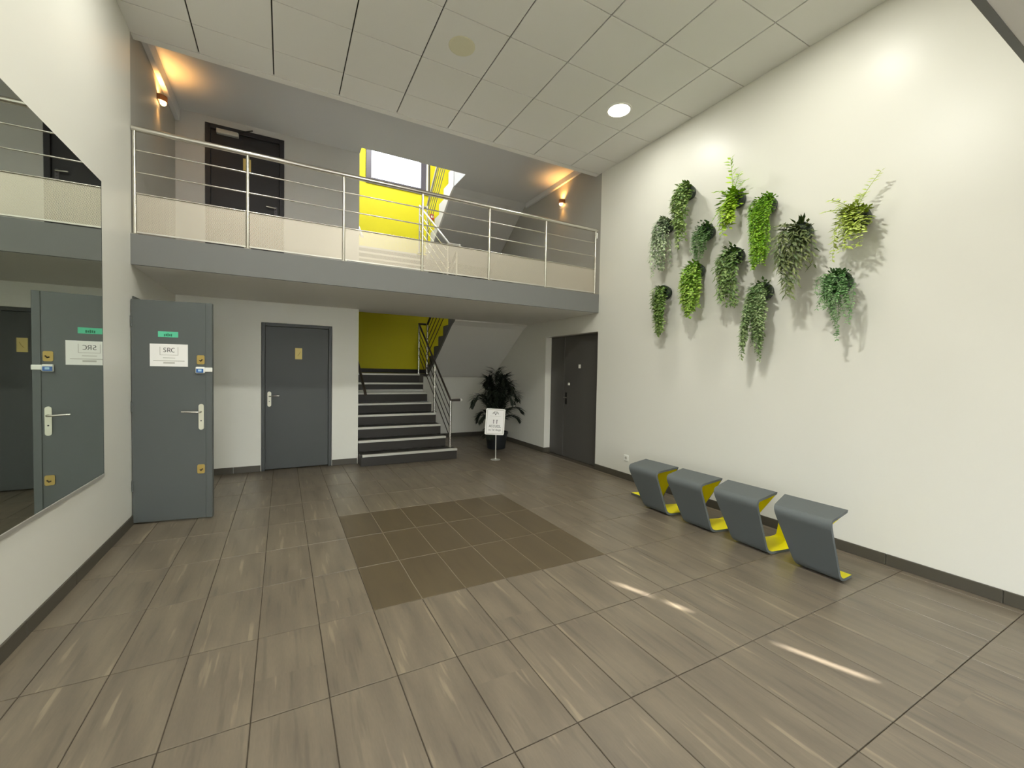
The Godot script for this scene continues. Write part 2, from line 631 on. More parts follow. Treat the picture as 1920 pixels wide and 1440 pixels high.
func skirting(called: String, a: Vector3, b: Vector3, out: Vector3) -> void:
	var base := setting(called, "dark tiled skirting")
	var d := (b - a).normalized()
	var far := (b - a).length()
	var at := 0.0
	while at < far - 0.01:
		var e := minf(at + 0.5965, far)
		var p := a + d * (at + 0.0015)
		var q := a + d * (e - 0.0015) + out * 0.012 + Vector3(0, 0.085, 0)
		put("skirting_tile", one_box(p, q, 0.002), M.skirting, base)
		at = e


func floor_and_ceiling() -> void:
	# floor: grout bed with a tile of its own per cell
	var f := setting("floor", "grey brown streaked stone tile floor with a darker rectangle")
	put("grout_bed", one_box(Vector3(XL - 0.2, -0.2, 3.2), Vector3(XR + 0.2, -0.004, ZY)), M.grout, f)
	var x0 := -0.111
	var dx := 0.2911
	var z0 := -1.337
	var dz := 0.5945
	var mat_x := [x0 + 2 * dx, x0 + 8 * dx]
	var mat_z := [z0 - 5 * dz, z0 - 2 * dz]
	put("grout_bed", one_box(Vector3(mat_x[0] + 0.002, -0.01, mat_z[0] + 0.002), Vector3(mat_x[1] - 0.002, -0.0015, mat_z[1] - 0.002)), M.grout_pale, f)
	var rest := MB.new()
	var r := RandomNumberGenerator.new()
	r.seed = 5
	for j in range(-8, 13):
		for i in range(-4, 15):
			var a := x0 + i * dx
			var b := a + dx
			var c := z0 - j * dz
			var d := c - dz
			a = maxf(a, XL)
			b = minf(b, XR)
			if j == 8:
				pass
			if b - a < 0.01 or c < -8.52:
				continue
			d = maxf(d, -8.52)
			var dark := i >= 2 and i < 8 and j >= 2 and j < 5
			var g := 0.0022
			var lift := r.randf_range(-0.0004, 0.0004)
			var off := Vector2(r.randf_range(0, 1) * 7.0, r.randf_range(0, 1) * 7.0)
			var lo := Vector3(a + g, -0.012, d + g)
			var hi := Vector3(b - g, lift, c - g)
			if j < -2:
				rest.uvo = off
				rest.box(lo, hi, 0.0015)
				continue
			var mb := MB.new()
			mb.uvo = off
			mb.box(lo, hi, 0.0015)
			put("floor_tile", mb, M.tile_dark if dark else M.tile, f)
	put("floor_tiles_rear", rest, M.tile, f).set_meta("kind", "stuff")
	# suspended ceiling
	var cl := setting("ceiling", "suspended ceiling of square off-white panels with dark joints")
	put("ceiling_grid", one_box(Vector3(XL, H + 0.014, -0.57), Vector3(XR, H + 0.2, -4.93)), M.ceiling_dark, cl)
	for j in range(0, 9):
		for i in range(-2, 8):
			var a := maxf(-0.085 + i * 0.602, XL)
			var b := minf(-0.085 + (i + 1) * 0.602, XR)
			var c := minf(-0.318 - (j - 1) * 0.602, -0.6)
			var d := maxf(-0.318 - j * 0.602, -4.92)
			if c - d < 0.05 or b - a < 0.02:
				continue
			var l := 0.0 if a == XL else 0.0055
			var m := 0.0 if b == XR else 0.0055
			put("ceiling_panel", one_box(Vector3(a + l, H, d + 0.0035), Vector3(b - m, H + 0.016, c - 0.0035), 0.002), M.ceiling, cl)


# ---------------------------------------------------------------- stairs
func steps(called: String, label: String, x0: float, x1: float, y0: float, z: float, dir: float, risers: int, rise: float, going: float, top_to: float, wide := 0.0) -> Node3D:
	# dir -1: climbs away from the camera, +1: climbs towards it
	var s := thing(called, label, "staircase")
	for k in risers:
		var zz := z + dir * going * k
		var ze := zz + dir * going if k < risers - 1 else top_to
		var yy := y0 + rise * (k + 1)
		var e := x1 + (wide if k == 0 else 0.0)
		put("step", one_box(Vector3(x0, yy - rise, zz), Vector3(e, yy - 0.003, ze), 0.003), M.step, s)
		var mb := MB.new()
		mb.box(Vector3(x0 + (0.02 if k == 0 else 0.0), yy - 0.034, zz - dir * 0.008), Vector3(e + 0.004, yy + 0.001, zz + dir * 0.045), 0.003)
		put("nosing_strip", mb, M.nosing, s)
	return s


func stairs() -> void:
	# lower flight away from the camera
	var a := steps("lower_staircase", "dark tiled stair flight with pale nosings rising from the hall floor to the yellow wall", 0.99, 2.36, 0.0, -6.37, -1.0, 8, 0.167, 0.26, -8.2, 0.1)
	var mb := MB.new()
	var p := PackedVector2Array([Vector2(-6.4, 0.0), Vector2(-8.2, 0.0), Vector2(-8.2, 1.16)])
	for k in range(7, 0, -1):
		p.append(Vector2(-6.395 - 0.26 * (k - 1) - 0.001, 0.167 * (k - 1) + 0.001 if k > 1 else 0.002))
	mb.prism_x(PackedVector2Array([Vector2(-6.65, 0.0), Vector2(-8.2, 0.0), Vector2(-8.2, 1.1), Vector2(-8.0, 1.1)]), 0.995, 2.35)
	put("stair_core", mb, M.soffit, a)
	# landings
	mb = MB.new()
	mb.box(Vector3(0.985, L1 - 0.2, -8.2), Vector3(2.44, L1 - 0.003, ZY))
	mb.box(Vector3(2.44, 1.28, -8.5), Vector3(XR, L1 - 0.003, ZY))
	struct("floor_landing", mb, M.step_top, "half landing of the stairs")
	struct("wall_landing", one_box(Vector3(2.36, 0, -8.49), Vector3(XR, 1.275, -8.7)), M.wall, "pale wall below the landing behind the palm")
	struct("wall_landing_side", one_box(Vector3(2.37, 0, -8.2), Vector3(2.44, L1 - 0.2, -8.52)), M.wall)
	mb = MB.new()
	mb.box(Vector3(0.985, L2 - 0.2, -8.52), Vector3(XR, L2 - 0.003, ZY))
	struct("floor_landing_upper", mb, M.step_top)
	struct("baseboard_landing", one_box(Vector3(0.99, L1, ZY), Vector3(XR, L1 + 0.085, ZY + 0.012), 0.002), M.step)
	# flight from the landing up to the balcony: pale slab with a sloping soffit
	flight_slab("middle_staircase", "pale concrete stair flight whose sloping underside shows above the palm", L1, BF, 1.27, -8.5, -6.9, SU - 0.02, 0.267, M.soffit, M.grey)
	# upper flight away from the camera
	var c := steps("upper_staircase", "upper stair flight seen through the balcony railing below the stairwell window", 0.99, 2.36, BF, -6.9, -1.0, 7, 0.17, 0.27, -8.53)
	mb = MB.new()
	mb.prism_x(PackedVector2Array([Vector2(-6.95, BF - 0.25), Vector2(-6.95, BF - 0.01), Vector2(-8.52, L2 - 0.15), Vector2(-8.52, L2 - 0.42)]), 0.995, 2.35)
	put("stair_slab", mb, M.soffit, c)
	flight_slab("top_staircase", "top stair flight with white zigzag side beside the stairwell window", L2, 5.1, 3.66, -8.52, -7.003, CU, 0.253, M.upper, M.white)
	# railings of the flights
	stair_rail("lower_stair_railing", "railing of the lower stair flight with dark handrail and steel posts", 2.4, [Vector2(-6.53, 0.93), Vector2(-8.4, 2.33)], [[-6.53, 0.165], [-7.36, 0.66], [-8.4, L1]], M.rail_dark, true)
	stair_rail("middle_stair_railing", "dark railing of the middle stair flight just under the balcony", 2.56, [Vector2(-6.76, 3.4), Vector2(-8.36, 2.33)], [[-6.76, BF], [-8.36, L1]], M.rail_dark, false)
	stair_rail("upper_stair_railing", "pale railing of the upper flight seen through the balcony railing", 2.4, [Vector2(-6.7, 3.49), Vector2(-8.45, 4.68)], [[-6.75, BF], [-8.45, L2]], M.alu, true)  # daylight on the rail is put into its pale colour
	stair_rail("top_stair_railing", "pale railing of the top flight beside the stairwell window", 2.54, [Vector2(-7.0, 5.95), Vector2(-8.4, 4.7)], [[-8.4, L2]], M.alu, false)  # pale colour stands in for window light on the rail
	# wall handrails left of the flights
	wall_rail("wall_handrail", "short dark handrail on the wall left of the lower flight", [Vector3(1.06, 1.04, -6.44), Vector3(1.06, 2.02, -8.0)], M.rail_dark)
	wall_rail("wall_handrail", "short pale handrail on the wall left of the upper flight", [Vector3(1.06, 3.43, -6.85), Vector3(1.06, 4.5, -8.5)], M.alu)  # whitening by daylight painted into the tube colour


func flight_slab(called: String, label: String, y0: float, y1: float, low: float, z0: float, z1: float, soffit_top: float, going: float, under: Material, side: Material) -> void:
	var s := thing(called, label, "staircase")
	var n := 7
	var rise := (y1 - y0) / n
	var z_flat := z1
	var poly := PackedVector2Array([Vector2(z0 - 0.02, low)])
	# rounded foot, straight slope, rounded head
	var head := Vector2(z_flat, soffit_top)
	var foot := Vector2(z0 + 0.1, low + 0.03)
	poly.append(foot)
	var slope := (head - foot)
	poly.append(foot + slope * 0.5)
	poly.append(foot + slope * 0.9 + Vector2(0, 0.03))
	poly.append(head)
	poly.append(Vector2(z_flat, y1 - rise - 0.005))
	for k in range(n - 2, -1, -1):
		var y := y0 + rise * (k + 1)
		var z := z0 + going * k
		poly.append(Vector2(z + going - 0.004 if k < n - 2 else z_flat - 0.004, y))
		poly.append(Vector2(z, y))
		if k > 0:
			poly.append(Vector2(z, y - rise))
	poly.append(Vector2(z0, y0))
	poly.append(Vector2(z0 - 0.02, y0))
	var mb := MB.new()
	mb.prism_x(poly, 2.6, XR - 0.004)
	put("stair_slab", mb, under, s)
	mb = MB.new()
	mb.prism_x(poly, 2.57, 2.599)
	put("stringer_face", mb, side, s)
	for k in n - 1:
		var y := y0 + rise * (k + 1)
		var z := z0 + going * k
		put("tread", one_box(Vector3(2.58, y, z - 0.01), Vector3(XR - 0.004, y + 0.012, minf(z + going, z_flat - 0.005)), 0.002), M.step_top, s)


func stair_rail(called: String, label: String, x: float, line: Array, posts: Array, hm: Material, extend: bool) -> void:
	var s := thing(called, label, "railing")
	var a := Vector3(x, line[0].y, line[0].x)
	var b := Vector3(x, line[1].y, line[1].x)
	var pts := [a, b]
	if extend:
		pts = [a + Vector3(0.17, 0.0, 0.0), a, b]
		var cap := MB.new()
		cap.lathe([Vector2(0, -0.026), Vector2(0.016, -0.021), Vector2(0.025, -0.008), Vector2(0.025, 0.008), Vector2(0.016, 0.021), Vector2(0, 0.026)], a + Vector3(0.178, 0, 0), Vector3.RIGHT, 16)
		put("end_cap", cap, M.plastic, s)
		pts.append(b + Vector3(0.14, 0.0, 0.0))
	put("handrail", one_tube(pts, 0.021, 10), hm, s)
	for p in posts:
		var t: float = clampf((p[0] - a.z) / (b.z - a.z), 0, 1)
		var top: float = lerpf(a.y, b.y, t)
		put("post", one_tube([Vector3(x, p[1], p[0]), Vector3(x, top - 0.01, p[0])], 0.019, 10), M.steel, s)
		put("post_foot", one_tube([Vector3(x, p[1], p[0]), Vector3(x, p[1] + 0.012, p[0])], 0.042, 14), M.steel, s)
	for k in 4:
		var dn := Vector3(0, -0.155 * (k + 1), 0)
		put("infill_bar", one_tube([a + dn, b + dn], 0.0075, 6), hm if hm == M.rail_dark else M.steel, s)


func wall_rail(called: String, label: String, pts: Array, m: Material) -> void:
	var s := thing(called, label, "handrail")
	put("handrail", one_tube(pts, 0.021, 10), m, s)
	for t in [0.12, 0.85]:
		var p: Vector3 = pts[0].lerp(pts[1], t)
		put("bracket", one_tube([p + Vector3(0, -0.015, 0), p + Vector3(0, -0.05, 0), p + Vector3(-0.075, -0.05, 0)], 0.008, 8), M.black, s)


# ---------------------------------------------------------------- balcony railing
func balcony_rail() -> void:
	var s := thing("balcony_railing", "long stainless steel balcony railing with perforated lower panels", "railing")
	var z := ZS - 0.035
	var px := [-1.148, -0.304, 0.569, 1.427, 2.288, 3.133, 3.985]
	put("handrail", one_tube([Vector3(-1.165, 3.475, z), Vector3(XR - 0.03, 3.475, z)], 0.024, 16), M.steel, s)
	for x in px:
		put("post", one_tube([Vector3(x, BF, z), Vector3(x, 3.455, z)], 0.0135, 12), M.steel, s)
		put("post_foot", one_box(Vector3(x - 0.03, BF, z - 0.03), Vector3(x + 0.03, BF + 0.008, z + 0.03), 0.002), M.steel, s)
	for y in [3.293, 3.102, 2.92]:
		put("rail_bar", one_tube([Vector3(px[0], y, z), Vector3(px[6], y, z)], 0.0072, 8), M.steel, s)
	for k in 6:
		var mb := MB.new()
		mb.box(Vector3(px[k] + 0.016, BF + 0.03, z - 0.004), Vector3(px[k + 1] - 0.016, 2.914, z - 0.0025))
		put("perforated_panel", mb, M.mesh, s)
		mb = MB.new()
		mb.box(Vector3(px[k] + 0.014, BF + 0.018, z - 0.007), Vector3(px[k + 1] - 0.014, BF + 0.032, z + 0.004), 0.002)
		put("panel_edge", mb, M.alu, s)
	var e := put("wall_bracket", one_box(Vector3(XR - 0.05, 3.36, z - 0.02), Vector3(XR - 0.035, 3.44, z + 0.02), 0.003), M.plastic, s)
	e.set_meta("label", "small pale bracket at the right end")


# ---------------------------------------------------------------- doors
func lever(parent: Node3D, at: Vector3, reach: float, m: Material, hm: Material, h := 0.235, w := 0.04) -> void:
	var mb := MB.new()
	mb.plate(at, Vector3.RIGHT, Vector3.UP, w, h, 0.008, w * 0.48)
	var pl := put("handle_plate", mb, m, parent)
	var y := at.y + h * 0.2
	mb = MB.new()
	mb.tube([Vector3(at.x, y, at.z + 0.006), Vector3(at.x, y, at.z + 0.05), Vector3(at.x + reach * 0.1, y, at.z + 0.056), Vector3(at.x + reach, y + 0.006, at.z + 0.056)], 0.0085, 10)
	put("lever", mb, hm, pl)
	put("key_hole", one_tube([Vector3(at.x, at.y - h * 0.15, at.z + 0.006), Vector3(at.x, at.y - h * 0.15, at.z + 0.0095)], 0.006, 10), M.ink, pl)


func doors() -> void:
	# the leaf that stands open at the left wall
	var d := thing("open_door", "grey door leaf standing open at the left wall with a white notice", "door", Vector3(-1.166, 0, -4.84), deg_to_rad(-8.5))
	var w := 0.6
	put("leaf", one_box(Vector3(0, 0.014, -0.04), Vector3(w, 1.987, 0), 0.003), M.door, d)
	put("meeting_strip", one_box(Vector3(w - 0.05, 0.014, 0.0), Vector3(w, 1.987, 0.007), 0.003), M.door, d)
	for y in [0.3, 1.0, 1.75]:
		put("hinge", one_tube([Vector3(0.004, y, 0.006), Vector3(0.004, y + 0.09, 0.006)], 0.007, 8), M.door, d)
	lever(d, Vector3(0.515, 0.948, 0.001), -0.135, M.handle, M.steel)
	for y in [1.47, 0.468]:
		var mb := MB.new()
		mb.plate(Vector3(0.512, y, 0.0), Vector3.RIGHT, Vector3.UP, 0.058, 0.082, 0.006, 0.012)
		var b := put("brass_plate", mb, M.brass, d)
		mb = MB.new()
		mb.tube([Vector3(0.505, y - 0.006, 0.006), Vector3(0.515, y - 0.012, 0.014), Vector3(0.527, y + 0.004, 0.014)], 0.005, 8)
		put("lock_knob", mb, M.rail_dark, b)
	var box := put("lock_box", one_box(Vector3(0.478, 1.347, 0.0), Vector3(0.545, 1.405, 0.03), 0.006), M.plastic, d)
	box.set_meta("label", "white box with a blue label round the door edge")
	put("blue_label", one_box(Vector3(0.484, 1.352, 0.0295), Vector3(0.54, 1.388, 0.0315), 0.001), M.blue, box)
	put("pale_label", one_box(Vector3(0.5, 1.364, 0.0312), Vector3(0.526, 1.382, 0.0325), 0.001), M.blue_pale, box)
	put("strap", one_box(Vector3(0.545, 1.36, 0.004), Vector3(0.604, 1.4, 0.018), 0.004), M.plastic, box)
	# notice and tape hang on the leaf
	var at := d.transform
	var n := thing("notice", "white paper notice reading SRC on the open grey door", "notice", at * Vector3(0.274, 1.504, 0.001), d.rotation.y)
	put("sheet", one_box(Vector3(-0.14, -0.1, 0), Vector3(0.14, 0.1, 0.0012)), M.paper, n)
	var mb2 := MB.new()
	for q in [[-0.068, 0.0, -0.064, 0.075], [0.064, 0.0, 0.068, 0.075], [-0.068, 0.0, 0.068, 0.004]]:
		mb2.box(Vector3(q[0], q[1], 0.001), Vector3(q[2], q[3], 0.0018))
	put("printed_frame", mb2, M.ink_pale, n)
	mb2 = MB.new()
	for q in [[-0.045, -0.026, 0.045, -0.021], [-0.115, -0.053, 0.115, -0.047], [-0.042, -0.074, 0.042, -0.06]]:
		mb2.box(Vector3(q[0], q[1], 0.001), Vector3(q[2], q[3], 0.0018))
	put("printed_lines", mb2, M.ink_pale, n)
	text("SRC", 0.052, M.ink, n, Vector3(0.0, 0.045, 0.0016))
	var g := thing("door_tag", "green tape strip above the notice on the open grey door", "label", at * Vector3(0.268, 1.69, 0.001), d.rotation.y)
	put("tape", one_box(Vector3(-0.074, -0.025, 0), Vector3(0.074, 0.025, 0.001)), M.green_tape, g)
	mb2 = MB.new()
	for k in 5:
		mb2.box(Vector3(-0.03 + k * 0.0125, -0.018 + 0.002 * (k % 2), 0.0008), Vector3(-0.021 + k * 0.0125, 0.002 + 0.003 * (k % 3), 0.0016))
	put("scrawl", mb2, M.green_ink, g)
	# frame of the doorway behind it
	var fr := MB.new()
	fr.box(Vector3(XL - 0.06, 0, -4.9), Vector3(XL + 0.012, 2.02, -4.94), 0.003)
	fr.box(Vector3(XL - 0.06, 0, -5.52), Vector3(XL + 0.012, 2.02, -5.56), 0.003)
	fr.box(Vector3(XL - 0.06, 1.98, -4.94), Vector3(XL + 0.012, 2.02, -5.52), 0.003)
	struct("door_1", fr, M.door_dark, "door frame in the left wall behind the open leaf")
	# single door under the balcony
	var c := thing("closed_door", "dark grey single door under the balcony with a small yellow plaque", "door", Vector3(0.183, 0, ZB))
	var f := MB.new()
	f.box(Vector3(-0.438, 0, -0.09), Vector3(-0.395, 2.013, 0.006), 0.003)
	f.box(Vector3(0.395, 0, -0.09), Vector3(0.438, 2.013, 0.006), 0.003)
	f.box(Vector3(-0.395, 1.97, -0.09), Vector3(0.395, 2.013, 0.006), 0.003)
	put("frame", f, M.door_dark, c)
	put("leaf", one_box(Vector3(-0.394, 0.014, -0.06), Vector3(0.394, 1.969, -0.022), 0.003), M.door_dark, c)
	lever(c, Vector3(-0.345, 0.978, -0.022), 0.12, M.handle, M.steel, 0.205, 0.045)
	plaque(Vector3(0.193, 1.607, ZB - 0.021), "small yellow pictogram plaque on the closed grey door under the balcony")
	# black door above
	var u := thing("upper_door", "black door on the balcony with a door closer", "door", Vector3(-0.43, BF, ZB - 0.03))
	f = MB.new()
	f.box(Vector3(-0.44, 0, -0.09), Vector3(-0.385, 1.932, 0.008), 0.003)
	f.box(Vector3(0.385, 0, -0.09), Vector3(0.44, 1.932, 0.008), 0.003)
	f.box(Vector3(-0.385, 1.872, -0.09), Vector3(0.385, 1.932, 0.008), 0.003)
	put("frame", f, M.door_black, u)
	put("leaf", one_box(Vector3(-0.384, 0.01, -0.06), Vector3(0.384, 1.871, -0.02), 0.003), M.door_black, u)
	lever(u, Vector3(0.34, 0.97, -0.02), -0.11, M.frame, M.steel, 0.12, 0.035)
	var cb := MB.new()
	cb.box(Vector3(-0.32, 1.82, -0.02), Vector3(-0.08, 1.875, 0.045), 0.006)
	var cl := put("door_closer", cb, M.alu, u)
	put("closer_arm", one_tube([Vector3(-0.1, 1.87, 0.03), Vector3(0.08, 1.885, 0.16), Vector3(-0.04, 1.9, 0.01)], 0.008, 8), M.black, cl)
	plaque(Vector3(-0.42, 4.065, ZB - 0.049), "small yellow plaque on the black door of the balcony")
	# double door in the right wall
	var r := thing("double_door", "dark brown double door recessed in the right wall under the balcony", "door", Vector3(XR + 0.12, 0, -5.56))
	put("leaf", one_box(Vector3(0, 0.006, -0.295), Vector3(0.05, 2.018, 0.693), 0.003), M.door_brown, r)
	put("leaf", one_box(Vector3(0, 0.006, -0.698), Vector3(0.05, 2.018, -0.299), 0.003), M.door_brown, r)
	mb2 = MB.new()
	mb2.plate(Vector3(0, 0.98, -0.23), Vector3.BACK, Vector3.UP, 0.035, 0.2, -0.008, 0.015)
	put("handle_plate", mb2, M.steel, r)
	put("lever", one_tube([Vector3(0, 1.0, -0.23), Vector3(-0.05, 1.0, -0.23), Vector3(-0.055, 1.0, -0.12)], 0.008, 8), M.steel, r)
	put("lock_cylinder", one_box(Vector3(-0.012, 1.205, -0.175), Vector3(0, 1.245, -0.13), 0.003), M.plastic, r)
	put("number_plate", one_box(Vector3(-0.004, 1.485, 0.095), Vector3(0, 1.545, 0.15), 0.001), M.plastic, r)


func plaque(at: Vector3, label: String) -> void:
	var p := thing("door_plaque", label, "plaque", at)
	put("plate", one_box(Vector3(-0.044, -0.078, 0), Vector3(0.044, 0.078, 0.003), 0.001), M.brass_pale, p)
	put("pictogram", one_tube([Vector3(-0.012, -0.03, 0.0032), Vector3(0.01, 0.0, 0.0032), Vector3(0.022, 0.03, 0.0032)], 0.003, 6), M.brass, p)


# ---------------------------------------------------------------- lamps
func area(parent: Node3D, at: Vector3, size: float, energy: float, c: Color) -> void:
	var l := AreaLight3D.new()
	l.name = "light"
	l.area_size = Vector2(size, size)
	l.light_energy = energy
	l.light_color = c
	l.area_range = 30.0
	l.shadow_enabled = true
	l.rotation.x = -PI / 2
	l.position = at
	parent.add_child(l, true)


func downlight(at: Vector3, label: String, energy: float) -> void:
	var s := thing("downlight", label, "ceiling light", at, 0.0, "round ceiling downlights")
	var mb := MB.new()
	mb.lathe([Vector2(0.118, 0.0), Vector2(0.138, 0.0), Vector2(0.134, -0.008), Vector2(0.118, -0.008), Vector2(0.118, 0.0)], Vector3.ZERO, Vector3.UP, 32)
	put("trim_ring", mb, M.plastic, s)
	mb = MB.new()
	mb.lathe([Vector2(0.0, -0.006), Vector2(0.117, -0.006)], Vector3.ZERO, Vector3.DOWN, 32)
	mb = MB.new()
	mb.lathe([Vector2(0.117, -0.001), Vector2(0.117, -0.006), Vector2(0.0, -0.007)], Vector3.ZERO, Vector3.UP, 32)
	put("lamp_diffuser", mb, M.lamp, s)
	area(s, Vector3(0, -0.012, 0), 0.19, energy, Color(1.0, 0.995, 0.96))


func lamps() -> void:
	downlight(Vector3(3.23, H, -3.63), "lit round downlight in the ceiling panel nearest the hanging plants", 1.5)
	downlight(Vector3(-0.37, H, -3.63), "lit round downlight above the mirror wall, just outside the picture", 1.8)
	downlight(Vector3(-0.37, H, -1.83), "lit round downlight above the mirror, behind the picture edge", 2.0)
	downlight(Vector3(1.43, H, -1.83), "lit round downlight over the dark floor rectangle", 8.0)
	downlight(Vector3(3.23, H, -1.83), "lit round downlight at the top edge of the picture", 0.95)
	var place := ["left", "middle", "right"]
	for k in 3:  # unseen lamps added as fill from behind the camera
		downlight(Vector3(-0.2 + 1.65 * k, 2.75, 0.7), "added unseen fill light under the low entrance ceiling, %s one of three" % place[k], 0.8)
	# dark round disc in the ceiling
	var mb := MB.new()
	mb.lathe([Vector2(0.118, 0.001), Vector2(0.116, -0.006), Vector2(0.105, -0.009), Vector2(0.0, -0.009)], Vector3.ZERO, Vector3.UP, 32)
	var s := put("ceiling_speaker", mb, M.lamp_off)
	s.position = Vector3(1.394, H, -3.63)
	tag(s, "unlit beige round disc flush in a ceiling panel", "ceiling speaker")
	# lamp at the top of the stairwell
	var st := thing("stairwell_lamp", "square ceiling lamp at the top of the stairwell, hidden above the opening", "ceiling light", Vector3(2.0, 6.98, -7.8))
	put("lamp_panel", one_box(Vector3(-0.5, -0.03, -0.5), Vector3(0.5, 0, 0.5), 0.005), M.lamp, st)
	area(st, Vector3(0, -0.04, 0), 0.95, 6.0, Color(0.96, 0.97, 1.0))
	# warm wall washers
	sconce(Vector3(XL, 4.235, -5.83), 1.0, "warm wall lamp on the left wall above the balcony")
	sconce(Vector3(XR, 4.2, -5.82), -1.0, "warm wall lamp on the right wall above the balcony")


func sconce(at: Vector3, side: float, label: String) -> void:
	var s := thing("wall_lamp", label, "wall lamp", at, 0.0, "wall lamps on the balcony")
	var mb := MB.new()
	var ring := []
	for k in 13:
		var a := -PI / 2 + PI * k / 12.0
		ring.append(Vector3(side * (0.012 + cos(a) * 0.07), 0, sin(a) * 0.055))
	for k in 12:
		var p: Vector3 = ring[k]
		var q: Vector3 = ring[k + 1]
		var u := Vector3(0, 0.03, 0)
		mb.quad(p - u, q - u, q + u, p + u)
		mb.quad(q - u, p - u, p + u, q + u)
		mb.quad(p * 0.94 - u, q * 0.94 - u, q - u, p - u)
		mb.quad(p + u, q + u, q * 0.94 + u, p * 0.94 + u)
	put("lamp_shade", mb, M.shade, s)
	put("back_plate", one_box(Vector3(0, -0.032, -0.052), Vector3(side * 0.012, 0.032, 0.052), 0.002), M.shade, s)
	put("bulb", one_box(Vector3(side * 0.018, -0.062, -0.028), Vector3(side * 0.07, 0.02, 0.028), 0.016), M.lamp_warm, s)
	for d in [1.0, -1.0]:
		var l := SpotLight3D.new()
		l.name = "light"
		l.light_color = Color(1.0, 0.72, 0.38)
		l.light_energy = 0.36 if d > 0 else 0.1
		l.light_size = 0.04
		l.spot_angle = 70.0 if d > 0 else 50.0
		l.spot_angle_attenuation = 0.9
		l.spot_range = 12.0
		l.spot_attenuation = 2.0
		l.shadow_enabled = true
		l.rotation.x = PI / 2 * d
		l.position = Vector3(side * 0.045, 0.035 if d > 0 else -0.07, 0)
		s.add_child(l, true)


# ---------------------------------------------------------------- mirror
func mirror() -> void:
	var s := thing("wall_mirror", "large frameless mirror on the left wall reflecting the open door and railing", "mirror", Vector3(XL, 0, -4.15))
	put("glass", one_box(Vector3(0.002, 0.61, 0), Vector3(0.012, 2.735, 2.45)), M.mirror, s)
	put("edge_trim", one_box(Vector3(0.0, 0.585, -0.006), Vector3(0.016, 0.61, 2.456), 0.002), M.alu, s)
	put("side_edge", one_box(Vector3(0.0, 0.61, -0.008), Vector3(0.0125, 2.735, -0.0005)), M.mirror_edge, s)


